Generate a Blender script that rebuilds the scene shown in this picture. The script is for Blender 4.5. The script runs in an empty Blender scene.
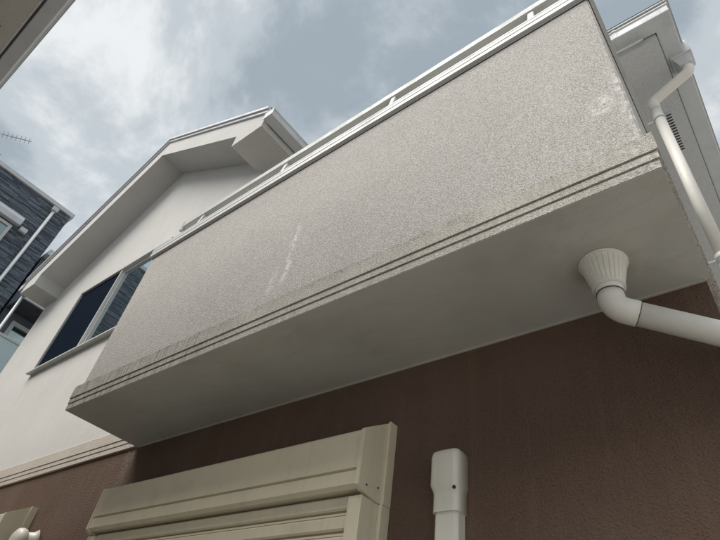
import bpy, math, random
from mathutils import Vector, Matrix
random.seed(7)
scn = bpy.context.scene
COL = scn.collection

# ------------------------------------------------------------------ camera
cam_d = bpy.data.cameras.new('camera')
cam_d.sensor_fit = 'HORIZONTAL'; cam_d.sensor_width = 36.0
cam_d.lens = 36.0 * 534.49 / 720.0
cam_d.clip_start = 0.05; cam_d.clip_end = 3000
cam = bpy.data.objects.new('camera', cam_d); COL.objects.link(cam)
cam.location = (3.65797, -1.79769, 1.45243)
cam.rotation_euler = (2.31913636, -0.132043538, 0.657208779)
scn.camera = cam

# ------------------------------------------------------------------ world: overcast sky
SUN_EL, SUN_AZ = math.radians(56), math.radians(200)   # azimuth clockwise from +Y
CLOUD_GAIN = 0.322
world = bpy.data.worlds.new('World'); scn.world = world; world.use_nodes = True
wt = world.node_tree; wt.nodes.clear()
def wn(t, **k):
    n = wt.nodes.new(t)
    for a, b in k.items(): setattr(n, a, b)
    return n
wl = wt.links.new
sky = wn('ShaderNodeTexSky', sky_type='NISHITA', sun_disc=False, sun_elevation=SUN_EL, sun_rotation=SUN_AZ)
bg_sky = wn('ShaderNodeBackground'); bg_sky.inputs['Strength'].default_value = 0.05
wl(sky.outputs[0], bg_sky.inputs['Color'])
wtc = wn('ShaderNodeTexCoord'); sep = wn('ShaderNodeSeparateXYZ'); wl(wtc.outputs['Generated'], sep.inputs[0])
zc = wn('ShaderNodeMath', operation='ADD'); wl(sep.outputs['Z'], zc.inputs[0]); zc.inputs[1].default_value = 0.35
zm = wn('ShaderNodeMath', operation='MAXIMUM'); wl(zc.outputs[0], zm.inputs[0]); zm.inputs[1].default_value = 0.2
dx = wn('ShaderNodeMath', operation='DIVIDE'); wl(sep.outputs['X'], dx.inputs[0]); wl(zm.outputs[0], dx.inputs[1])
dy = wn('ShaderNodeMath', operation='DIVIDE'); wl(sep.outputs['Y'], dy.inputs[0]); wl(zm.outputs[0], dy.inputs[1])
cmb = wn('ShaderNodeCombineXYZ'); wl(dx.outputs[0], cmb.inputs[0]); wl(dy.outputs[0], cmb.inputs[1]); cmb.inputs[2].default_value = 34.1
n1 = wn('ShaderNodeTexNoise'); n1.inputs['Scale'].default_value = 2.6; n1.inputs['Detail'].default_value = 9
n1.inputs['Roughness'].default_value = 0.60; n1.inputs['Distortion'].default_value = 0.25
wl(cmb.outputs[0], n1.inputs['Vector'])
ramp = wn('ShaderNodeValToRGB')
cr = ramp.color_ramp; cr.interpolation = 'EASE'
cr.elements[0].position = 0.37; cr.elements[0].color = (0.37, 0.435, 0.485, 1)
cr.elements[1].position = 0.635; cr.elements[1].color = (0.90, 0.92, 0.925, 1)
e = cr.elements.new(0.50); e.color = (0.575, 0.63, 0.665, 1)
wl(n1.outputs['Fac'], ramp.inputs[0])
bg_cl = wn('ShaderNodeBackground'); bg_cl.inputs['Strength'].default_value = CLOUD_GAIN
wl(ramp.outputs[0], bg_cl.inputs['Color'])
mixs = wn('ShaderNodeMixShader'); mixs.inputs[0].default_value = 0.95
wl(bg_sky.outputs[0], mixs.inputs[1]); wl(bg_cl.outputs[0], mixs.inputs[2])
wo = wn('ShaderNodeOutputWorld'); wl(mixs.outputs[0], wo.inputs['Surface'])

# ------------------------------------------------------------------ sun behind cloud
sun_d = bpy.data.lights.new('sun', 'SUN'); sun_d.energy = 1.5; sun_d.angle = math.radians(40); sun_d.color = (1.0, 0.95, 0.89)
sun = bpy.data.objects.new('sun', sun_d); COL.objects.link(sun); sun.location = (0, -6, 14)
sd = Vector((math.sin(SUN_AZ) * math.cos(SUN_EL), math.cos(SUN_AZ) * math.cos(SUN_EL), math.sin(SUN_EL)))
sun.rotation_euler = sd.to_track_quat('Z', 'Y').to_euler()

# ------------------------------------------------------------------ exposure
vs = scn.view_settings
vs.view_transform = 'Standard'; vs.look = 'None'; vs.gamma = 1; vs.use_curve_mapping = False
vs.exposure = 1.62
scn.render.resolution_x, scn.render.resolution_y = 1024, 768
scn.cycles.max_bounces = 7; scn.cycles.diffuse_bounces = 4

# ================================================================== materials
class Mat:
    """tiny node-building helper"""
    def __init__(s, name):
        s.m = bpy.data.materials.new(name); s.m.use_nodes = True
        s.t = s.m.node_tree; s.b = s.t.nodes['Principled BSDF']
        s.pos = s.t.nodes.new('ShaderNodeNewGeometry').outputs['Position']
    def node(s, t, **k):
        n = s.t.nodes.new(t)
        for a, b in k.items(): setattr(n, a, b)
        return n
    def put(s, sock, v):
        if isinstance(v, (int, float)): sock.default_value = v
        elif isinstance(v, tuple): sock.default_value = v if len(v) != 3 or sock.type == 'VECTOR' else (*v, 1)
        else: s.t.links.new(v, sock)
    def math(s, op, a, b=0.0, clamp=False):
        n = s.node('ShaderNodeMath', operation=op, use_clamp=clamp); s.put(n.inputs[0], a); s.put(n.inputs[1], b); return n.outputs[0]
    def scale(s, v, vec=None):
        n = s.node('ShaderNodeVectorMath', operation='MULTIPLY'); s.put(n.inputs[0], vec or s.pos); n.inputs[1].default_value = v; return n.outputs[0]
    def noise(s, sc, detail=4, rough=.5, vec=None, dist=0):
        n = s.node('ShaderNodeTexNoise'); s.put(n.inputs['Vector'], vec or s.pos)
        n.inputs['Scale'].default_value = sc; n.inputs['Detail'].default_value = detail
        n.inputs['Roughness'].default_value = rough; n.inputs['Distortion'].default_value = dist; return n.outputs['Fac']
    def vor(s, sc, vec=None, feature='F1'):
        n = s.node('ShaderNodeTexVoronoi', feature=feature); s.put(n.inputs['Vector'], vec or s.pos); n.inputs['Scale'].default_value = sc; return n.outputs['Distance']
    def smooth(s, v, a, b, lo=0.0, hi=1.0):
        n = s.node('ShaderNodeMapRange', interpolation_type='SMOOTHSTEP'); s.put(n.inputs['Value'], v)
        n.inputs['From Min'].default_value = a; n.inputs['From Max'].default_value = b
        n.inputs['To Min'].default_value = lo; n.inputs['To Max'].default_value = hi; return n.outputs[0]
    def mix(s, f, a, b, mode='MIX'):
        n = s.node('ShaderNodeMix', data_type='RGBA', blend_type=mode); s.put(n.inputs[0], f); s.put(n.inputs[6], a); s.put(n.inputs[7], b); return n.outputs[2]
    def xyz(s):
        n = s.node('ShaderNodeSeparateXYZ'); s.put(n.inputs[0], s.pos); return n.outputs
    def bump(s, h, dist, strength=1.0, normal=None):
        n = s.node('ShaderNodeBump'); n.inputs['Distance'].default_value = dist; n.inputs['Strength'].default_value = strength
        s.put(n.inputs['Height'], h)
        if normal: s.put(n.inputs['Normal'], normal)
        return n.outputs[0]
    def out(s, color=None, rough=None, normal=None, **k):
        if color is not None: s.put(s.b.inputs['Base Color'], color)
        if rough is not None: s.put(s.b.inputs['Roughness'], rough)
        if normal is not None: s.put(s.b.inputs['Normal'], normal)
        for a, v in k.items(): s.put(s.b.inputs[a], v)
        return s.m

def stucco(name, base, dark, grain, depth, spec=.25, extra=None, blotch=.16):
    M = Mat(name)
    g1 = M.noise(grain, 3, .62, dist=.4); g2 = M.vor(grain * .9)
    h = M.math('ADD', M.math('MULTIPLY', g1, 1.0), M.math('MULTIPLY', g2, .55))
    big = M.noise(1.7, 5, .6); mid = M.noise(9, 4, .6)
    pit = M.smooth(M.noise(grain * 1.25, 2, .6), .36, .52)
    c = M.mix(M.math('MINIMUM', M.smooth(g1, .30, .56), pit), dark, base)
    c = M.mix(blotch, c, M.mix(M.smooth(big, .35, .65), dark, base))
    c = M.mix(M.smooth(mid, .5, .75, 0, blotch * .8), c, dark)
    if extra: c = extra(M, c)
    und = M.noise(6, 3, .5)
    nb = M.bump(und, .004, .5)
    return M.out(c, .9, M.bump(h, depth, 1.0, nb), **{'Specular IOR Level': spec})

def streak_extra(M, c):
    # efflorescence run, scuffs near the right corner, faint rain streaks
    X, Y, Z = M.xyz()
    wob = M.math('MULTIPLY', M.math('SUBTRACT', M.noise(7, 3), .5), .10)
    d = M.math('ABSOLUTE', M.math('ADD', M.math('SUBTRACT', X, 1.893), wob))
    line = M.smooth(d, .004, .03, 1, 0)
    zz = M.math('MULTIPLY', M.smooth(Z, 3.17, 3.25), M.smooth(Z, 3.58, 3.70, 1, 0))
    brk = M.smooth(M.noise(60, 4, .7), .40, .58)
    f = M.math('MULTIPLY', M.math('MULTIPLY', line, zz), brk)
    d2 = M.math('ABSOLUTE', M.math('ADD', M.math('SUBTRACT', X, 1.80), wob))
    l2 = M.math('MULTIPLY', M.smooth(d2, .01, .05, .55, 0), M.math('MULTIPLY', M.smooth(Z, 3.15, 3.2), M.smooth(Z, 3.28, 3.38, 1, 0)))
    f = M.math('MAXIMUM', f, M.math('MULTIPLY', l2, brk))
    # scuff patch
    px = M.math('DIVIDE', M.math('SUBTRACT', X, 3.535), .045); pz = M.math('DIVIDE', M.math('SUBTRACT', Z, 3.39), .06)
    pr = M.math('ADD', M.math('MULTIPLY', px, px), M.math('MULTIPLY', pz, pz))
    sc = M.math('MULTIPLY', M.smooth(pr, .3, 1.6, 1, 0), M.smooth(M.noise(55, 4, .75), .42, .6))
    f = M.math('MAXIMUM', f, M.math('MULTIPLY', sc, 1.0))
    # worn arris at the right corner
    ed = M.math('MULTIPLY', M.smooth(X, 3.575, 3.62), M.smooth(M.noise(30, 4, .7), .47, .62))
    ed = M.math('MULTIPLY', ed, M.smooth(Z, 3.45, 3.75, 1, 0))
    f = M.math('MAXIMUM', f, M.math('MULTIPLY', ed, 1.0))
    c = M.mix(M.math('MULTIPLY', f, .82), c, (.78, .77, .755))
    rain = M.noise(1.0, 4, .6, vec=M.scale((22, 22, 1.2)))
    c = M.mix(M.smooth(rain, .52, .75, 0, .10), c, (.30, .285, .265))
    return c

def trim_extra(M, c):
    # algae and soot: dark runs, strongest on the left half, plus grime below each groove
    X, Y, Z = M.xyz()
    runs = M.noise(1.0, 5, .7, vec=M.scale((60, 60, 3.0)))
    area = M.noise(2.2, 3, .6)
    left = M.smooth(X, .2, 2.6, 1.0, .25)
    f = M.math('MULTIPLY', M.smooth(runs, .42, .62), M.math('MULTIPLY', M.smooth(area, .30, .50), left))
    spk = M.smooth(M.noise(150, 3, .7), .45, .6)
    f = M.math('MULTIPLY', f, M.math('ADD', M.math('MULTIPLY', spk, .6), .4))
    c = M.mix(M.math('MULTIPLY', f, 1.0), c, (.095, .082, .062))
    edge = M.math('MULTIPLY', M.smooth(Z, 3.0, 3.075), M.smooth(M.noise(5, 4, .7), .40, .58))
    c = M.mix(M.math('MULTIPLY', M.math('MULTIPLY', edge, spk), .65), c, (.13, .115, .09))
    wear = M.math('MULTIPLY', M.smooth(X, 3.4, 3.64), M.smooth(M.noise(40, 4, .7), .46, .6))
    return M.mix(M.math('MULTIPLY', wear, .6), c, (.70, .69, .67))

def brown_extra(M, c):
    X, Y, Z = M.xyz()
    d = M.math('ABSOLUTE', M.math('ADD', M.math('ADD', X, .04), M.math('MULTIPLY', M.math('SUBTRACT', M.noise(5, 3), .5), .12)))
    f = M.math('MULTIPLY', M.smooth(d, .01, .10, .55, 0), M.smooth(Z, 2.45, 2.8))
    c = M.mix(M.math('MULTIPLY', f, M.smooth(M.noise(40, 4, .7), .4, .65)), c, (.33, .29, .26))
    rain = M.noise(1.0, 4, .6, vec=M.scale((14, 14, .9)))
    c = M.mix(M.smooth(rain, .48, .72, 0, .18), c, (.215, .16, .125))
    c = M.mix(M.smooth(M.noise(.9, 5, .6), .40, .66, 0, .30), c, (.20, .145, .115))
    return M.mix(M.smooth(M.noise(2.3, 5, .65), .52, .72, 0, .35), c, (.085, .058, .045))

def gable_extra(M, c):
    # rain runs, strongest below the window sill
    X, Y, Z = M.xyz()
    runs = M.noise(1.0, 4, .6, vec=M.scale((26, 26, .8)))
    sill = M.math('MULTIPLY', M.smooth(Z, 3.6, 4.43), M.math('MULTIPLY', M.smooth(Z, 4.43, 4.45, 1, 0), M.math('MULTIPLY', M.smooth(X, -3.5, -3.4), M.smooth(X, -1.3, -1.2, 1, 0))))
    c = M.mix(M.math('MULTIPLY', M.smooth(runs, .45, .7), M.math('ADD', M.math('MULTIPLY', sill, .16), .05)), c, (.36, .335, .30))
    return c
m_gable = stucco('painted_stucco_white', (.685, .675, .65), (.50, .49, .47), 200, .0042, extra=gable_extra)
m_parapet = stucco('spattered_stucco_grey', (.645, .622, .595), (.24, .228, .215), 225, .0046, extra=streak_extra, blotch=.06)
m_trim = stucco('weathered_trim_stucco', (.65, .622, .57), (.265, .246, .218), 215, .0046, extra=trim_extra)
m_walltrim = stucco('wall_trim_stucco', (.66, .61, .54), (.36, .32, .27), 150, .005)
m_brown = stucco('brown_stucco', (.142, .092, .068), (.092, .059, .043), 140, .0052, extra=brown_extra)
m_eave = stucco('eave_stucco', (.655, .648, .628), (.47, .462, .445), 160, .004)

def soffit_mat():
    M = Mat('soffit_paint')
    X, Y, Z = M.xyz()
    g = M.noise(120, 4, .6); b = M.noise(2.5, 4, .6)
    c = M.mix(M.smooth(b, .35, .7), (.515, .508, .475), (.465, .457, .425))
    # trowelled repair along the front edge: slightly different grey and a soft raised lip
    wave = M.math('MULTIPLY', M.math('SUBTRACT', M.noise(1.0, 3, .6, vec=M.scale((2.3, .3, 1))), .5), .17)
    edge = M.math('ADD', Y, wave)
    inp = M.math('MULTIPLY', M.smooth(edge, -.515, -.478, 1, 0), M.math('MULTIPLY', M.smooth(X, 1.3, 2.1), M.smooth(X, 2.75, 2.95, 1, 0)))
    c = M.mix(M.math('MULTIPLY', inp, .35), c, (.56, .56, .54))
    blot = M.smooth(M.noise(5, 5, .65), .55, .75, 0, .2)
    c = M.mix(blot, c, (.36, .34, .30))
    # damp halo round the drain and faint rust-brown tide lines
    ddx = M.math('SUBTRACT', X, 3.35); ddy = M.math('ADD', Y, .25)
    rad = M.math('SQRT', M.math('ADD', M.math('MULTIPLY', ddx, ddx), M.math('MULTIPLY', ddy, ddy)))
    rad = M.math('ADD', rad, M.math('MULTIPLY', M.math('SUBTRACT', M.noise(9, 4, .6), .5), .10))
    c = M.mix(M.smooth(rad, .075, .15, .45, 0), c, (.33, .305, .26))
    tide = M.noise(1.0, 4, .6, vec=M.scale((1.5, 7, 1)))
    c = M.mix(M.math('MULTIPLY', M.smooth(tide, .50, .53), M.smooth(tide, .53, .60, .12, 0)), c, (.36, .32, .26))
    h = M.math('ADD', M.math('MULTIPLY', g, .35), M.math('MULTIPLY', inp, .25))
    return M.out(c, .8, M.bump(h, .005, .9), **{'Specular IOR Level': .3})
m_soffit = soffit_mat()

def painted(name, col, rough=.4, dirt=.12, sc=6, spec=.5, metallic=0, dcol=None, streak=True):
    M = Mat(name)
    n = M.noise(sc, 5, .65); st = M.noise(1.0, 4, .6, vec=M.scale((35, 35, 2.0))) if streak else M.noise(20, 4, .6)
    dc = dcol or tuple(v * .55 for v in col)
    c = M.mix(M.smooth(n, .45, .75, 0, dirt), col, dc)
    c = M.mix(M.smooth(st, .52, .78, 0, dirt), c, dc)
    r = M.smooth(n, .3, .7, rough * .8, min(1, rough * 1.25))
    return M.out(c, r, M.bump(M.noise(90, 3), .0006, .5), metallic=0, **{'Specular IOR Level': spec, 'Metallic': metallic}) if False else M.out(c, r, M.bump(M.noise(90, 3), .0006, .5), **{'Specular IOR Level': spec, 'Metallic': metallic})
m_white = painted('white_aluminium', (.54, .545, .54), .5, .22)
m_rail = painted('pale_grey_rail', (.43, .445, .425), .55, .25)
m_gutter = painted('gutter_plastic', (.56, .58, .60), .62, .25)
m_pvc = painted('ivory_pipe_plastic', (.73, .71, .66), .5, .15, streak=False)
m_beige = painted('beige_shutter_metal', (.67, .605, .46), .45, .22)
m_beige2 = painted('beige_shutter_end_cap', (.66, .60, .46), .45, .2)
m_duct = painted('duct_cover_plastic', (.68, .66, .58), .4, .15)
m_dark = painted('dark_rubber_and_shadow', (.025, .025, .027), .6, .1)  # also colours the painted shadow strip below the coping
m_roof = painted('grey_roof_slate', (.10, .105, .11), .7, .3, sc=14)
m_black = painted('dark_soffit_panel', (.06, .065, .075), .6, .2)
m_frost = painted('frosted_blue_glass_panel', (.50, .62, .64), .25, .1, streak=False)
m_antenna = painted('antenna_aluminium', (.22, .22, .23), .4, .1, metallic=.6)
def slate_mat():
    M = Mat('slate_siding')
    ri = M.node('ShaderNodeNewGeometry').outputs['Random Per Island']
    n = M.noise(14, 5, .65)
    c = M.mix(M.smooth(ri, 0, 1), (.058, .072, .092), (.17, .20, .235))
    c = M.mix(M.smooth(n, .35, .7, 0, .5), c, (.08, .10, .13))
    return M.out(c, .7, M.bump(M.noise(40, 4, .7), .006, .8), **{'Specular IOR Level': .35})
m_slate = slate_mat()
m_grey_eave = stucco('grey_eave_board', (.57, .585, .60), (.46, .47, .485), 90, .002)
m_southwall = stucco('south_house_stucco', (.62, .60, .57), (.45, .43, .41), 160, .003)

def screen_mat():
    M = Mat('insect_screen_mesh')
    w = M.node('ShaderNodeTexChecker'); M.put(w.inputs['Vector'], M.pos); w.inputs['Scale'].default_value = 700
    return M.out(M.mix(w.outputs['Fac'], (.004, .008, .016), (.006, .013, .025)), .9, **{'Specular IOR Level': .02})
m_screen = screen_mat()
def glass_mat(name, tint, amount):
    M = Mat(name)
    g = M.node('ShaderNodeBsdfGlossy'); g.inputs['Roughness'].default_value = .015; g.inputs['Color'].default_value = (*tint, 1)
    nb = M.bump(M.noise(1.3, 2), .006, .35); M.put(g.inputs['Normal'], nb)
    M.out((.018, .026, .032), .1, **{'Specular IOR Level': .5})
    mx = M.node('ShaderNodeMixShader'); mx.inputs[0].default_value = amount
    M.t.links.new(M.b.outputs[0], mx.inputs[1]); M.t.links.new(g.outputs[0], mx.inputs[2])
    M.t.links.new(mx.outputs[0], M.t.nodes['Material Output'].inputs['Surface'])
    return M.m
m_glass = glass_mat('coated_window_glass', (.86, .93, .95), .72)
m_glass2 = glass_mat('green_window_glass', (.55, .70, .70), .45)
def ground_mat():
    M = Mat('concrete_ground')
    n = M.noise(3, 6, .65); g = M.noise(120, 3)
    c = M.mix(M.smooth(n, .35, .65), (.385, .37, .34), (.29, .278, .25))
    return M.out(c, .9, M.bump(g, .003, .8))
m_ground = ground_mat()

# ================================================================== mesh helpers
class MB:
    def __init__(s): s.v = []; s.f = []; s.sm = []
    def add(s, verts, faces, smooth=False):
        k = len(s.v); s.v += [tuple(v) for v in verts]; s.f += [tuple(i + k for i in f) for f in faces]; s.sm += [smooth] * len(faces)
        return s
    def box(s, x0, x1, y0, y1, z0, z1):
        v = [(x, y, z) for z in (z0, z1) for y in (y0, y1) for x in (x0, x1)]
        return s.add(v, [(0, 2, 3, 1), (4, 5, 7, 6), (0, 1, 5, 4), (2, 6, 7, 3), (0, 4, 6, 2), (1, 3, 7, 5)])
    def cbox(s, x0, x1, y0, y1, z0, z1, c=.003):
        """box with chamfered edges"""
        xs, ys, zs = (x0, x1), (y0, y1), (z0, z1); v = []; idx = {}
        for i in (0, 1):
            for j in (0, 1):
                for k in (0, 1):
                    for a in range(3):
                        p = [xs[i], ys[j], zs[k]]
                        for b in range(3):
                            if b != a: p[b] += c if (i, j, k)[b] == 0 else -c
                        # a = the axis whose face this vertex lies on
                        idx[(i, j, k, a)] = len(v); v.append(tuple(p))
        f = []
        f += [tuple(idx[(i, j, k, 0)] for j, k in ((0, 0), (0, 1), (1, 1), (1, 0))) for i in (0, 1)]
        f += [tuple(idx[(i, j, k, 1)] for i, k in ((0, 0), (0, 1), (1, 1), (1, 0))) for j in (0, 1)]
        f += [tuple(idx[(i, j, k, 2)] for i, j in ((0, 0), (0, 1), (1, 1), (1, 0))) for k in (0, 1)]
        for j in (0, 1):
            for k in (0, 1): f.append((idx[(0, j, k, 1)], idx[(1, j, k, 1)], idx[(1, j, k, 2)], idx[(0, j, k, 2)]))
        for i in (0, 1):
            for k in (0, 1): f.append((idx[(i, 0, k, 0)], idx[(i, 1, k, 0)], idx[(i, 1, k, 2)], idx[(i, 0, k, 2)]))
        for i in (0, 1):
            for j in (0, 1): f.append((idx[(i, j, 0, 0)], idx[(i, j, 1, 0)], idx[(i, j, 1, 1)], idx[(i, j, 0, 1)]))
        for i in (0, 1):
            for j in (0, 1):
                for k in (0, 1): f.append(tuple(idx[(i, j, k, a)] for a in range(3)))
        return s.add(v, f)
    def prism(s, poly, axis, a, b):
        """polygon in the two other axes, extruded along axis from a to b"""
        def P(u, w, t): return {'x': (t, u, w), 'y': (u, t, w), 'z': (u, w, t)}[axis]
        n = len(poly); v = [P(u, w, a) for u, w in poly] + [P(u, w, b) for u, w in poly]
        return s.add(v, [tuple(range(n)), tuple(range(2 * n - 1, n - 1, -1))] + [(i, (i + 1) % n, n + (i + 1) % n, n + i) for i in range(n)])
    def sweep(s, path, prof, smooth=False):
        """profile of (outward offset, z), carried along a plan path with mitred corners (outward = right of travel)"""
        n = len(path); rows = []
        for i, (x, y) in enumerate(path):
            ds = []
            if i > 0: ds.append(Vector((x - path[i-1][0], y - path[i-1][1])).normalized())
            if i < n - 1: ds.append(Vector((path[i+1][0] - x, path[i+1][1] - y)).normalized())
            ns = [Vector((d.y, -d.x)) for d in ds]
            m = ns[0] if len(ns) == 1 else (ns[0] + ns[1]) / (1 + ns[0].dot(ns[1]))
            rows.append([(x + m.x * o, y + m.y * o, z) for o, z in prof])
        k = len(prof); v = [p for r in rows for p in r]; f = []
        for i in range(n - 1):
            for j in range(k):
                a = i * k + j; b = i * k + (j + 1) % k; f.append((a, b, b + k, a + k))
        f.append(tuple(range(k))); f.append(tuple(range(len(v) - 1, len(v) - k - 1, -1)))
        return s.add(v, f, smooth)
    def tube(s, pts, rad, seg=20, cap=True):
        pts = [Vector(p) for p in pts]; rs = rad if isinstance(rad, (list, tuple)) else [rad] * len(pts)
        t = (pts[1] - pts[0]).normalized(); up = Vector((0, 0, 1)) if abs(t.z) < .9 else Vector((1, 0, 0))
        u = t.cross(up).normalized(); v = []
        for i, p in enumerate(pts):
            a = (p - pts[i-1]).normalized() if i > 0 else t
            b = (pts[i+1] - p).normalized() if i < len(pts) - 1 else a
            w = (a + b).normalized(); u = (u - w * u.dot(w)).normalized(); q = w.cross(u)
            for k in range(seg):
                g = 2 * math.pi * k / seg; v.append(p + (u * math.cos(g) + q * math.sin(g)) * rs[i])
        f = [(i*seg+k, i*seg+(k+1) % seg, (i+1)*seg+(k+1) % seg, (i+1)*seg+k) for i in range(len(pts)-1) for k in range(seg)]
        s.add(v, f, True)
        if cap:
            k = len(s.v) - len(v); s.f.append(tuple(range(k, k + seg))); s.f.append(tuple(range(len(s.v) - 1, len(s.v) - seg - 1, -1))); s.sm += [False, False]
        return s
    def build(s, name, mat, parent=None, bevel=0):
        me = bpy.data.meshes.new(name); me.from_pydata(s.v, [], s.f); me.validate()
        me.polygons.foreach_set('use_smooth', s.sm[:len(me.polygons)] + [False] * (len(me.polygons) - len(s.sm)))
        me.update(); me.materials.append(mat)
        import bmesh
        bm = bmesh.new(); bm.from_mesh(me); bmesh.ops.recalc_face_normals(bm, faces=bm.faces)
        if bevel:
            es = [e for e in bm.edges if len(e.link_faces) == 2 and e.calc_face_angle() > .5]
            bmesh.ops.bevel(bm, geom=es, offset=bevel, segments=2, affect='EDGES', clamp_overlap=True)
        bm.to_mesh(me); bm.free()
        o = bpy.data.objects.new(name, me); COL.objects.link(o)
        if parent: set_parent(o, parent)
        return o
WORLD_OF = {}
def world_of(o):
    m = Matrix.Translation(o.location)
    p = o.parent
    while p: m = Matrix.Translation(p.location) @ m if p.parent is None else m; p = p.parent
    return m
def set_parent(o, parent):
    """keep the child where it is although its parent's origin sits at the thing's base"""
    o.parent = parent
    root = parent
    while root.parent: root = root.parent
    o.matrix_parent_inverse = Matrix.Translation(-root.location) if parent is root else Matrix.Identity(4)
def thing(name, label, cat, base, group=None):
    o = bpy.data.objects.new(name, None); COL.objects.link(o); o.location = base; o.empty_display_size = .2
    o['label'] = label; o['category'] = cat
    if group: o['group'] = group
    return o
def copy_part(src, loc):
    o = src.copy(); COL.objects.link(o); o.location = Vector(src.location) + Vector(loc); return o
def arc(p0, corner, p1, r, n=8):
    """points p0 - rounded corner - p1"""
    c = Vector(corner); a = (Vector(p0) - c).normalized(); b = (Vector(p1) - c).normalized()
    ang = a.angle(b); t = r / math.tan(ang / 2); A = c + a * t; B = c + b * t
    mid = c + (a + b).normalized() * (r / math.sin(ang / 2)); out = []
    va, vb = A - mid, B - mid; th = va.angle(vb)
    for i in range(n + 1):
        k = i / n; out.append(mid + (va * math.sin((1 - k) * th) + vb * math.sin(k * th)) / math.sin(th))
    return out

# ================================================================== ground
g = MB().add([(-400, -400, 0), (400, -400, 0), (400, 400, 0), (-400, 400, 0)], [(0, 1, 2, 3)]).build('ground', m_ground)
g['kind'] = 'structure'

# ================================================================== the house
XR, XL, YB = 3.625, -4.90, 8.0         # right wall, left wall, back
XW = 0.05                              # right wall of the gabled wing
YM = 1.20                              # upper wall behind the balcony
ZS, ZT = 2.90, 3.078                   # underside and top of the trim band
house = thing('house', 'two storey stucco house with brown lower wall, white gable and overhanging balcony', 'house', (-.6, 4, 0))
MB().prism([(XL, 0), (XR, 0), (XR, YB), (XL, YB)], 'z', 0.0, ZS).build('lower_wall', m_brown, house)

# gabled wing, upper wall with the window opening left out
xc, zp, ms, zb, yf = -2.27, 7.75, .618, 6.14, -.40
li, lo, ri, ro, fh = -4.54, -5.00, .02, .49, .34
S = lambda x: zp - ms * abs(x - xc)
wx0, wx1, wz0, wz1 = -3.45, -1.32, 4.44, 5.80
up = MB()
up.box(XL, wx0, 0, .15, ZS, zb); up.box(wx1, XW, 0, .15, ZS, zb)
up.box(wx0, wx1, 0, .15, ZS, wz0); up.box(wx0, wx1, 0, .15, wz1, zb)
up.prism([(XL, zb), (XW, zb), (XW, S(XW) + .1), (xc, zp + .1), (XL, S(XL) + .1)], 'y', 0, .15)
up.box(XL, XL + .15, .15, YB, ZS, zb + .3); up.box(XW - .15, XW, .15, YB, ZS, zb + .3); up.box(XL + .15, XW - .15, YB - .15, YB, ZS, zb + .3)
up.build('gable_wall', m_gable, house)
mw = MB()
mw.box(XW, XR, YM, YM + .15, ZS, 6.16); mw.box(XR - .15, XR, YM + .15, YB, ZS, 6.16)
mw.build('upper_wall', m_gable, house)
MB().box(wx0 - .2, wx1 + .2, .45, .5, wz0 - .3, wz1 + .3).build('window_backing', m_black, house)  # dark sheet closing off the interior behind the window opening

TRIM = [(-.02, ZS), (.018, ZS), (.018, 2.9365), (.010, 2.9370), (.010, 2.9420), (.0225, 2.9430), (.0225, 2.9745), (.013, 2.9750), (.013, 2.9800), (.0275, 2.9812), (.0275, 3.070), (.022, ZT), (-.02, ZT)]
MB().sweep([(XL, YB), (XL, 0), (.03, 0)], TRIM).build('trim_band', m_walltrim, house)
MB().sweep([(XR, YM), (XR, YB)], TRIM).build('trim_band', m_walltrim, house)

# window: frame, meeting stile, insect screen on the left, glass on the right, sill
win = MB()
win.box(wx0, wx0 + .035, -.022, .10, wz0, wz1); win.box(wx1 - .035, wx1, -.022, .10, wz0, wz1)
win.box(wx0 + .035, wx1 - .035, -.022, .10, wz1 - .04, wz1); win.box(wx0 + .035, wx1 - .035, -.022, .10, wz0, wz0 + .05)
window = win.build('window', m_white, house, bevel=.002)
sl = MB(); sl.box(wx0 - .02, wx1 + .02, -.060, -.0225, wz0 - .002, wz0 + .020); sl.box(wx0 + .036, wx1 - .036, -.040, -.0225, wz0 + .030, wz0 + .046)
sl.build('sill', m_white, window, bevel=.002)
xm = -2.395
MB().box(wx0 + .036, wx0 + .06, .0, .02, wz0 + .051, wz1 - .041).build('screen_stile', m_dark, window)
MB().box(xm - .012, xm + .012, -.012, .02, wz0 + .051, wz1 - .041).build('screen_stile', m_white, window)
MB().box(wx0 + .061, xm - .0125, .006, .012, wz0 + .051, wz1 - .041).build('insect_screen', m_screen, window)
sash = MB(); x0, x1 = xm - .02, wx1 - .036
sash.box(xm + .0125, x0 + .056, .022, .05, wz0 + .051, wz1 - .041); sash.box(x1 - .045, x1, .022, .05, wz0 + .051, wz1 - .041)
sash.box(x0 + .056, x1 - .045, .022, .05, wz1 - .085, wz1 - .041); sash.box(x0 + .056, x1 - .045, .022, .05, wz0 + .051, wz0 + .105)
sash.build('sash', m_white, window)
MB().box(x0 + .0565, x1 - .046, .032, .038, wz0 + .106, wz1 - .086).build('pane', m_glass, window)
sl2 = MB(); sl2.box(wx0 + .061, xm - .021, .05, .08, wz0 + .051, wz0 + .10)
sl2.build('sash', m_white, window)

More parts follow.
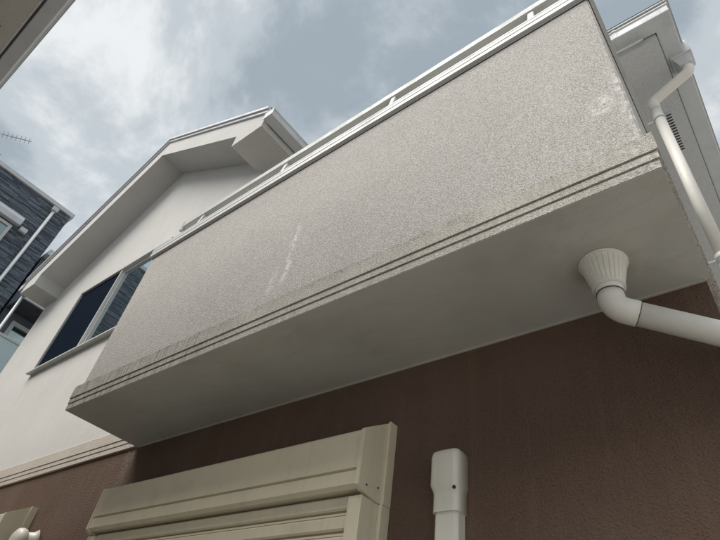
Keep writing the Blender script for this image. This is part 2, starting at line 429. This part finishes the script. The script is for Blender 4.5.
# gable eaves: stucco-faced boxed rake with returns
ev = MB()
ev.prism([(lo, zb), (li, zb), (li, S(li)), (xc, zp), (xc, zp + fh), (lo, S(lo) + fh)], 'y', yf, -.0005)
ev.prism([(ri, zb), (ro, zb), (ro, S(ro) + fh), (xc, zp + fh), (xc, zp), (ri, S(ri))], 'y', yf, -.0005)
ev.box(XW - .02, ro, -.0005, YB, zb, S(ro) + fh); ev.box(lo, XL + .02, -.0005, YB, zb, S(lo) + fh)
ev.build('eave', m_eave, house)
def rake(xa, xb):
    b = MB()
    for (dy0, dy1, h0, h1) in ((yf - .022, yf - .0005, fh - .012, fh + .035), (yf - .042, yf + .02, fh + .0355, fh + .075)):
        b.prism([(xa, S(xa) + h0), (xb, S(xb) + h0), (xb, S(xb) + h1), (xa, S(xa) + h1)], 'y', dy0, dy1)
    return b
rake(lo - .05, xc).build('rake_trim', m_gutter, house); rake(xc, ro + .05).build('rake_trim', m_gutter, house)
for (xa, xb) in ((lo - .04, xc), (xc, ro + .04)):
    MB().prism([(xa, S(xa) + fh + .076), (xb, S(xb) + fh + .076), (xb, S(xb) + fh + .11), (xa, S(xa) + fh + .11)], 'y', yf - .005, YB + .4).build('roof', m_roof, house)

def gutter_prof(z, w=.125, h=.10, gap=.02):
    t = .004
    return [(gap, z + h), (gap, z), (gap + .006, z - .004), (gap + w - .006, z - .004), (gap + w, z + .004), (gap + w, z + h - .022), (gap + w + .010, z + h - .018), (gap + w + .010, z + h),
            (gap + w - .006, z + h), (gap + w - .006, z + t + .002), (gap + t + .002, z + t), (gap + t, z + h)]
gz = S(ro) + fh - .16
g1 = MB().sweep([(ro, yf - .015), (ro, YB)], gutter_prof(gz)).build('gutter', m_gutter, house)
MB().prism([(ro + .015, gz - .006), (ro + .158, gz - .006), (ro + .158, gz + .105), (ro + .015, gz + .105)], 'y', yf - .022, yf - .0155).build('end_cap', m_gutter, g1)
gzl = S(lo) + fh - .16
g2 = MB().sweep([(lo, YB), (lo, yf - .015)], gutter_prof(gzl)).build('gutter', m_white, house)
MB().prism([(lo - .015, gzl - .006), (lo - .158, gzl - .006), (lo - .158, gzl + .105), (lo - .015, gzl + .105)], 'y', yf - .022, yf - .0155).build('end_cap', m_white, g2)

# main eave on the right: soffit box, fascia, gutter round the corner
zm_, xe, ye = 6.12, 3.945, .85
MB().box(XW + .001, xe, ye, YB + .3, zm_, zm_ + .13).build('eave', m_grey_eave, house)
fa = MB().box(XW + .001, xe - .02, ye + .02, YB + .28, zm_ + .1305, zm_ + .32).build('fascia', m_gutter, house)
gm = MB().sweep([(XW + .65, ye), (xe, ye), (xe, YB)], gutter_prof(zm_ + .075, .135, .115, .008)).build('gutter', m_gutter, house)
lip = MB().sweep([(XW + .65, ye), (xe, ye), (xe, YB)], [(.10, zm_ + .205), (.165, zm_ + .205), (.165, zm_ + .222), (.10, zm_ + .222)]).build('roof_edge', m_gutter, house)
for q in range(6):
    MB().box(xe - .55 * q - .40, xe - .55 * q - .378, ye - .155, ye - .002, zm_ + .045, zm_ + .0695).build('gutter_bracket', m_gutter, gm)
jb = MB().sweep([(3.66, ye), (3.69, ye)], gutter_prof(zm_ + .071, .142, .119, .0055)).build('joint_sleeve', m_gutter, gm)
hp = MB()
hx0, hx1 = XW + .5, xe + .17; hy0, hy1 = ye - .17, YB + .47; hz = zm_ + .225
cxm = (hx0 + hx1) / 2
hp.add([(hx0, hy0, hz), (hx1, hy0, hz), (hx1, hy1, hz), (hx0, hy1, hz), (cxm, hy0 + 1.9, hz + .95), (cxm, hy1 - 1.9, hz + .95)],
       [(0, 1, 4), (1, 2, 5, 4), (2, 3, 5), (3, 0, 4, 5), (3, 2, 1, 0)])
hp.build('roof', m_roof, house)
# collector box on the side gutter
cb = MB(); cy = 1.20
cb.cbox(xe + .030, xe + .195, cy - .085, cy + .085, zm_ + .045, zm_ + .232, .008)
cb.add([(xe + .045, cy - .07, zm_ + .0445), (xe + .18, cy - .07, zm_ + .0445), (xe + .18, cy + .07, zm_ + .0445), (xe + .045, cy + .07, zm_ + .0445),
        (xe + .075, cy - .045, zm_ - .05), (xe + .165, cy - .045, zm_ - .05), (xe + .165, cy + .045, zm_ - .05), (xe + .075, cy + .045, zm_ - .05)],
       [(0, 1, 5, 4), (1, 2, 6, 5), (2, 3, 7, 6), (3, 0, 4, 7), (4, 5, 6, 7)])
cb.build('collector', m_gutter, gm)
MB().tube([(2.6, ye - .055, zm_ - .005), (3.80, ye - .055, zm_ - .005), (3.835, ye - .05, zm_ + .01), (3.85, ye - .03, zm_ + .05)], .010, 10).build('conduit', m_white, house)
# louvred soffit vent
sv = MB().box(3.775, 3.845, 1.58, 2.07, zm_ - .008, zm_ - .0005).build('soffit_vent', m_gutter, house)
lv = MB()
for q in range(14): lv.box(3.782, 3.838, 1.597 + q * .033, 1.611 + q * .033, zm_ - .012, zm_ - .0085)
lo_ = lv.build('louvre', m_dark, sv); lo_['kind'] = 'stuff'

# ------------------------------------------------------------------ balcony (part of the house)
bl, bf, br = .018, -.557, XR
PATH = [(bl, -.001), (bl, bf), (br, bf), (br, YM)]
balcony = MB().sweep(PATH, [(0, ZT - .02), (0, 4.30), (-.14, 4.30), (-.14, ZT - .02)]).build('balcony', m_parapet, house, bevel=.006)
MB().sweep(PATH, TRIM).build('trim_band', m_trim, balcony)
MB().add([(.0012, bf - .0168, ZS - .003), (br + .0168, bf - .0155, ZS - .003), (br + .0168, -.0005, ZS - .003), (.0012, -.0005, ZS - .003),
          (.0012, bf - .0168, ZS + .03), (br + .0168, bf - .0155, ZS + .03), (br + .0168, -.0005, ZS + .03), (.0012, -.0005, ZS + .03)],
         [(0, 3, 2, 1), (4, 5, 6, 7), (0, 1, 5, 4), (1, 2, 6, 5), (2, 3, 7, 6), (3, 0, 4, 7)]).build('soffit', m_soffit, balcony)
MB().box(bl + .01, br - .01, bf + .01, YM, ZS + .031, ZS + .12).build('deck', m_ground, balcony)
MB().box(.02, br - .002, -.010, -.0006, ZS - .010, ZS - .0035).build('sealant_bead', m_soffit, balcony)
COP = [(-.16, 4.298), (.004, 4.298), (.004, 4.312), (.022, 4.312), (.022, 4.345), (.016, 4.348), (.016, 4.354), (.022, 4.357), (.022, 4.385), (.017, 4.388), (.017, 4.394), (.020, 4.397), (.020, 4.410), (-.16, 4.418)]
COPJ = [(-.162, 4.3005), (.0035, 4.3005)]
MB().sweep(PATH, COP).build('coping', m_white, balcony)
MB().sweep(PATH, [(.0, 4.2915), (.004, 4.2915), (.004, 4.2975), (.0, 4.2975)]).build('coping_shadow_line', m_dark, balcony)  # dark strip drawn in for the shadow line below the coping
# handrail and its posts
RP = [(bl + .16, -.495), (br - .065, -.495), (br - .065, YM)]
hr = MB().sweep(RP, [(-.028, 4.640), (.016, 4.640), (.024, 4.650), (.024, 4.702), (.014, 4.715), (-.026, 4.715), (-.034, 4.702), (-.034, 4.650)]).build('handrail', m_rail, balcony)
MB().cbox(bl + .128, bl + .1595, -.524, -.456, 4.60, 4.725, .010).build('rail_end_cap', m_rail, balcony)
p0 = MB().prism([(-.545, 4.419), (-.44, 4.419), (-.475, 4.639), (-.512, 4.639)], 'x', .44, .475).build('rail_post', m_white, balcony, bevel=.003)
for xx in (.975, 1.95, 2.885): set_parent(copy_part(p0, (xx, 0, 0)), balcony)
ps = MB().prism([(br - .12, 4.419), (br - .015, 4.419), (br - .048, 4.639), (br - .085, 4.639)], 'y', .40, .435).build('rail_post', m_white, balcony, bevel=.003)

# ------------------------------------------------------------------ roller shutters in the lower wall
def shutter(x0, x1, slats):
    prof = [(-.0008, 2.585), (-.045, 2.583), (-.195, 2.492), (-.20, 2.484), (-.20, 2.328), (-.186, 2.325), (-.186, 2.318), (-.20, 2.315), (-.20, 2.262), (-.182, 2.248), (-.0008, 2.248)]
    box = MB().prism(prof, 'x', x0 + .022, x1 - .022).build('rolling_shutter', m_beige, house)
    capp = [(-.0008, 2.588), (-.048, 2.586), (-.199, 2.496), (-.205, 2.487), (-.205, 2.255), (-.178, 2.240), (-.10, 2.2285), (-.0008, 2.2285)]
    for a, b in ((x0, x0 + .0215), (x1 - .0215, x1)): MB().prism(capp, 'x', a, b).build('end_cap', m_beige2, box, bevel=.002)
    for a, b in ((x0 + .0, x0 + .075), (x1 - .075, x1)):
        MB().cbox(a + .004, b - .004, -.172, -.06, .25, 2.2275, .003).build('guide_rail', m_beige2, box)
        MB().cbox(a + (.030 if a > x0 else -.012), b + (.012 if a > x0 else -.030), -.059, -.0008, .25, 2.2275, .002).build('guide_flange', m_beige, box)
    for a in (x0 - .012, x1 + .0005): MB().box(a, a + .0115, -.05, -.0008, 2.2285, 2.592).build('side_flange', m_beige, box)
    pitch = .0765; z = 2.240; s0 = None
    for k in range(slats):
        if s0 is None:
            pr = [(y - .052, zz) for y, zz in [(-.075, z), (-.096, z - .002), (-.104, z - .010), (-.104, z - .050), (-.097, z - .057), (-.080, z - .0585), (-.080, z - .0650), (-.095, z - .0665), (-.095, z - .0750), (-.075, z - .0756)]]
            s0 = MB().prism(pr, 'x', x0 + .0755, x1 - .0755).build('slat', m_beige, box)
        else: set_parent(copy_part(s0, (0, 0, -pitch * k)), box)
    for zz in (2.27, 2.285):
        MB().tube([(x1 + .0002, -.155 + (zz - 2.27) * 5, zz), (x1 + .003, -.155 + (zz - 2.27) * 5, zz)], .004, 8).build('screw', m_dark, box)
    return box
sh1 = shutter(.225, 2.285, 25); sh1['label'] = 'beige rolling shutter housing under the balcony'
sh2 = shutter(-3.0, -1.145, 25); sh2['label'] = 'beige rolling shutter housing cut by the left edge'

# ================================================================== pipes and wall fittings (things of their own)
# drain below the balcony
dr = thing('balcony_drain', 'ivory fluted drain funnel with elbow pipe under the balcony floor', 'drain pipe', (3.35, -.25, 2.55))
fx, fy = 3.35, -.25
fl = MB(); SEG = 144; rows = [(.066, 2.8995), (.078, 2.8995), (.081, 2.893), (.081, 2.885), (.076, 2.880), (.053, 2.792), (.053, 2.788), (.056, 2.785), (.056, 2.776), (.048, 2.774)]
v = []
for ri_, (rr, zz) in enumerate(rows):
    for k in range(SEG):
        a = 2 * math.pi * k / SEG
        w = 0
        if ri_ in (4, 5): w = .0018 * (1 if (k % 6) < 5 else -1)
        v.append((fx + (rr + w) * math.cos(a), fy + (rr + w) * math.sin(a), zz))
fl.add(v, [(i*SEG+k, i*SEG+(k+1) % SEG, (i+1)*SEG+(k+1) % SEG, (i+1)*SEG+k) for i in range(len(rows)-1) for k in range(SEG)])
fl.build('funnel', m_pvc, dr)
MB().tube([(fx, fy, 2.8966), (fx, fy, 2.893), (fx, fy, 2.889)], [.0855, .0850, .0815], 48).build('sealant_bead', m_pvc, dr)
MB().tube([(fx, fy, 2.7535), (fx, fy, 2.7512)], .0462, 32).build('joint_ring', m_dark, dr)
MB().tube([(fx, fy, 2.790), (fx, fy, 2.754)], .0475, 32).build('collar', m_pvc, dr)
c0 = Vector((fx, fy, 2.692)); e1 = Vector((3.7, -.045, 2.562)); dirp = (e1 - c0).normalized()
pts = [Vector((fx, fy, 2.751))] + arc((fx, fy, 2.76), c0, e1, .052, 10) + [c0 + dirp * .075]
MB().tube(pts, .0445, 32).build('elbow', m_pvc, dr)
MB().tube([c0 + dirp * .0752, c0 + dirp * .0775], .0425, 32).build('joint_ring', m_dark, dr)
e2 = (3.70, -.045, 1.9)
MB().tube([c0 + dirp * .0777] + arc(c0, e1, e2, .07, 8) + [Vector((3.70, -.045, .05))], .0415, 32).build('pipe', m_pvc, dr)

# downspout at the right corner
ds = thing('downspout', 'ivory downspout running down from the gutter at the right corner', 'downspout', (3.735, 1.25, 0), 'downspouts of the stucco house')
px, py = 3.735, 1.25
t0 = Vector((xe + .12, cy, zm_ - .04)); t1 = Vector((xe + .12, cy, zm_ - .115)); t2 = Vector((px, py, zm_ - .235)); t3 = Vector((px, py, 4.0))
MB().tube([t0] + arc(t0, t1, t2, .045, 8) + arc(t1, t2, t3, .05, 8) + [Vector((px, py, zm_ - .36))], .0425, 28).build('offset_bend', m_pvc, ds)
MB().tube([(px, py, zm_ - .3602), (px, py, 4.05)], .039, 28).build('pipe', m_pvc, ds)
MB().tube([(px, py, 4.052), (px, py, 3.99)], .0435, 28).build('socket', m_pvc, ds)
MB().tube([(px, py, 3.9898), (px, py, .05)], .039, 28).build('pipe', m_pvc, ds)
for zz in (5.62, 4.02, 2.5, 1.0):
    b = MB(); b.tube([(px, py, zz + .008), (px, py, zz - .008)], .0455, 28); b.box(XR + .0006, px - .03, py - .006, py + .006, zz - .007, zz + .007)
    b.build('wall_clamp', m_gutter, ds)
# downspout at the far left corner
dl = thing('downspout', 'thin white downspout at the far left corner of the gable eave', 'downspout', (lo - .09, -.33, 0), 'downspouts of the stucco house')
qx, qy = lo - .085, -.33
MB().tube([(qx, qy, gzl - .006), (qx, qy, gzl - .07)], .04, 20).build('socket', m_gutter, dl)
MB().tube([(qx, qy, gzl - .071), (qx, qy, .05)], .022, 20).build('pipe', m_gutter, dl)

# air-conditioning duct cover
dc = thing('duct_cover', 'ivory duct cover with a hooded cap on the brown wall beside the shutter', 'duct cover', (2.592, -.035, 0))
ax0, ax1 = 2.541, 2.645
MB().prism([(ax0 + .003, -.0008), (ax0 + .003, -.050), (ax0 + .016, -.064), (ax1 - .016, -.064), (ax1 - .003, -.050), (ax1 - .003, -.0008)], 'z', .15, 2.188).build('duct', m_duct, dc, bevel=.002)
# cap: lower sleeve, waist, and bulging hood
secs = [(2.166, .003, .071), (2.232, .003, .071), (2.240, .004, .073), (2.262, .009, .086), (2.372, .009, .086), (2.392, .006, .080), (2.405, -.004, .062), (2.412, -.018, .030)]
cp = MB(); cv = []; RING = 16
for (zz, ex, dep) in secs:
    xa, xb, yb = ax0 - ex, ax1 + ex, -dep; r = min(.022, dep * .5)
    ring = [(xa, -.0008)]
    for k in range(7):
        a = math.pi + k / 6 * math.pi / 2
        ring.append((xa + r + r * math.cos(a), yb + r + r * math.sin(a)))
    for k in range(7):
        a = 1.5 * math.pi + k / 6 * math.pi / 2
        ring.append((xb - r + r * math.cos(a), yb + r + r * math.sin(a)))
    ring.append((xb, -.0008)); cv += [(x, y, zz) for x, y in ring]
cp.add(cv, [(i*RING+k, i*RING+(k+1) % RING, (i+1)*RING+(k+1) % RING, (i+1)*RING+k) for i in range(len(secs)-1) for k in range(RING)], True)
cp.add(cv[-RING:], [tuple(range(RING))]); cp.add(cv[:RING], [tuple(range(RING - 1, -1, -1))])
cap = cp.build('cap', m_duct, dc)
MB().tube([(ax1 - .008, -.0712, 2.247), (ax1 - .008, -.0785, 2.247)], .0065, 12).build('screw', m_dark, cap)

# small round vent at the lower left
vt = thing('wall_vent', 'small round cream vent hood on the brown wall at lower left', 'vent', (-.86, -.06, 2.3))
vx, vz = -.885, 2.30
b = MB(); b.tube([(vx + .03, -.0008, vz + .03), (vx + .02, -.03, vz + .02), (vx, -.10, vz)], [.075, .06, .06], 24); b.build('stub', m_duct, vt)
pr_ = [(.062, -.085), (.082, -.10), (.085, -.125), (.076, -.15), (.05, -.165), (.02, -.17)]
MB().tube([(vx, y, vz) for r_, y in pr_], [r_ for r_, y in pr_], 28).build('hood', m_duct, vt)

# ================================================================== neighbouring slate-clad house on the left
XN = -8.5
nb = thing('slate_house', 'tall neighbouring house clad in blue grey slate siding at the far left', 'house', (-12, -3, 0))
MB().box(-15, XN - .012, -7.5, .05, 0, 10.45).build('wall', m_slate, nb)
st = MB(); z = 5.0; row = 0
while z < 10.44:
    h = random.choice((.036, .044, .052)); h = min(h, 10.445 - z); y = -7.5 + random.uniform(-.4, 0)
    while y < .05:
        w = random.uniform(.16, .42); a, c2 = max(-7.5, y), min(.05, y + w - .004)
        if c2 > a + .02:
            th = random.choice((0, .006, .012, .018)); st.box(XN - .012, XN + th, a, c2, z + .002, z + h - .002)
        y += w
    z += h
sd_ = st.build('siding', m_slate, nb); sd_['kind'] = 'stuff'
pc = MB(); pc.box(-15.1, XN + .06, -7.6, .11, 10.452, 10.56); pc.build('parapet_coping', m_gutter, nb)
# upper window with its shutter housing
def nwin(y0, y1, z0, z1, name='window'):
    f = MB(); t = .07
    f.box(XN + .019, XN + .07, y0, y0 + t, z0, z1); f.box(XN + .019, XN + .07, y1 - t, y1, z0, z1)
    f.box(XN + .019, XN + .07, y0 + t, y1 - t, z0, z0 + t); f.box(XN + .019, XN + .07, y0 + t, y1 - t, z1 - t, z1)
    ym = (y0 + y1) / 2; f.box(XN + .0195, XN + .06, ym - .03, ym + .03, z0 + t, z1 - t)
    o = f.build(name, m_white, nb, bevel=.004)
    MB().box(XN + .0195, XN + .035, y0 + t, ym - .03, z0 + t, z1 - t).build('pane', m_glass2, o)
    MB().box(XN + .0195, XN + .035, ym + .03, y1 - t, z0 + t, z1 - t).build('pane', m_glass2, o)
    return o
w1 = nwin(-1.42, -.80, 8.0, 9.30)
h_ = MB().prism([(XN + .019, 9.36), (XN + .16, 9.36), (XN + .16, 9.50), (XN + .14, 9.515), (XN + .10, 9.62), (XN + .019, 9.64)], 'y', -1.50, -.70).build('shutter_housing', m_gutter, nb)
w2 = nwin(-2.55, -.80, 5.0, 6.40)
w3 = nwin(-5.6, -4.0, 8.0, 9.30)
MB().cbox(XN + .019, XN + .12, -.66, -.50, 9.28, 9.40, .01).build('vent_hood', m_gutter, nb)
MB().tube([(XN + .07, -.33, 10.28), (XN + .07, -.33, .05)], .036, 16).build('downspout', m_gutter, nb)
MB().cbox(XN + .019, XN + .13, -.40, -.26, 10.26, 10.38, .008).build('collector', m_gutter, nb)

# lower wing of the neighbour: dark eave, framed window, frosted balcony panel
XV = -8.6
ng = thing('grey_annex', 'neighbouring annex with white framed window and pale blue balcony panel', 'house', (-11, 2.5, 0))
MB().box(-14, XV, .1105, 5.0, 0, 9.15).build('wall', m_slate, ng)
MB().box(-14.1, XV + .25, .1105, 5.1, 9.1505, 9.30).build('roof', m_gutter, ng)
MB().box(XV + .0005, XV + .75, .13, 4.9, 7.64, 7.72).build('canopy', m_black, ng)
MB().box(XV + .751, XV + .80, .12, 4.92, 7.62, 7.75).build('canopy_edge', m_white, ng)
f = MB()
f.box(XV + .0005, XV + .06, .38, .46, 5.7, 7.45); f.box(XV + .0005, XV + .06, 2.02, 2.10, 5.7, 7.45)
f.box(XV + .0005, XV + .06, .46, 2.02, 7.36, 7.45); f.box(XV + .0005, XV + .05, 1.2, 1.27, 5.7, 7.36)
wv = f.build('window', m_white, ng, bevel=.004)
MB().box(XV + .001, XV + .02, .46, 1.2, 5.7, 7.36).build('pane', m_glass2, wv); MB().box(XV + .001, XV + .02, 1.27, 2.02, 5.7, 7.36).build('pane', m_glass2, wv)
bp = MB().box(XV + .70, XV + .715, .15, 4.8, 5.75, 6.72).build('balcony_panel', m_frost, ng)
MB().cbox(XV + .68, XV + .735, .13, 4.82, 6.721, 6.78, .006).build('top_rail', m_white, bp)
MB().cbox(XV + .68, XV + .735, .13, 4.82, 5.66, 5.749, .006).build('bottom_rail', m_white, bp)
MB().box(XV + .0005, XV + .73, .13, 4.82, 5.50, 5.655).build('balcony_slab', m_gutter, ng)

# television antenna on the slate house roof
an = thing('antenna', 'small television antenna against the clouds at the left edge', 'antenna', (-9.5, -2.85, 10.56))
MB().tube([(-9.5, -2.85, 10.45), (-9.5, -2.85, 12.4)], .018, 10).build('mast', m_antenna, an)
a0, a1 = Vector((-9.5, -2.95, 11.55)), Vector((-9.5, -1.66, 12.44))
def yagi(a0, a1, n, el):
    bm_ = MB().tube([a0, a1], .010, 8).build('boom', m_antenna, an)
    d = (a1 - a0).normalized(); up_ = Vector((.55, -.35, .75)).normalized()
    for k in range(n):
        p = a0 + (a1 - a0) * ((k + .5) / n); MB().tube([p - up_ * el, p + up_ * el], .0065, 6).build('element', m_antenna, bm_)
    return bm_
yagi(a0, a1, 15, .085)
yagi(Vector((-9.5, -2.9, 11.0)), Vector((-9.5, -1.93, 11.5)), 7, .12)

# ================================================================== house behind the camera: its eave crosses the upper left corner
sh = thing('south_house', 'neighbouring house whose boxed eave and gutter cross the upper left corner', 'house', (0, -6, 0))
ze, yo = 4.95, -2.295
MB().box(-5.2, 2.0, -10, -2.70, 0, ze).build('wall', m_southwall, sh)
MB().box(-5.7, 2.5, -10.4, yo, ze - .005, ze + .12).build('eave', m_southwall, sh)
MB().box(-5.68, 2.48, -10.38, yo - .02, ze + .1205, ze + .25).build('fascia', m_black, sh)
MB().sweep([(2.5, yo), (-5.7, yo)], gutter_prof(ze + .05, .095, .085, .016)).build('gutter', m_gutter, sh)
MB().sweep([(2.5, yo), (-5.7, yo)], [(.08, ze + .14), (.128, ze + .14), (.128, ze + .16), (.08, ze + .16)]).build('roof_edge', m_gutter, sh)
MB().add([(-5.8, yo + .05, ze + .255), (2.6, yo + .05, ze + .255), (2.6, -10.5, ze + .255), (-5.8, -10.5, ze + .255), (-3.4, -6.4, ze + 1.7), (0.2, -6.4, ze + 1.7)], [(0, 1, 5, 4), (1, 2, 5), (2, 3, 4, 5), (3, 0, 4), (0, 3, 2, 1)]).build('roof', m_roof, sh)
for k in range(1, 5):
    vx0 = .18 - 1.8 * (k - 2)
    v_ = MB().box(vx0 - .20, vx0 + .12, -2.48, -2.375, ze - .014, ze - .0055).build('soffit_vent', m_southwall, sh)
    l_ = MB()
    for q in range(10): l_.box(vx0 - .19 + q * .03, vx0 - .175 + q * .03, -2.472, -2.383, ze - .018, ze - .0145)
    l_ = l_.build('louvre', m_dark, v_); l_['kind'] = 'stuff'
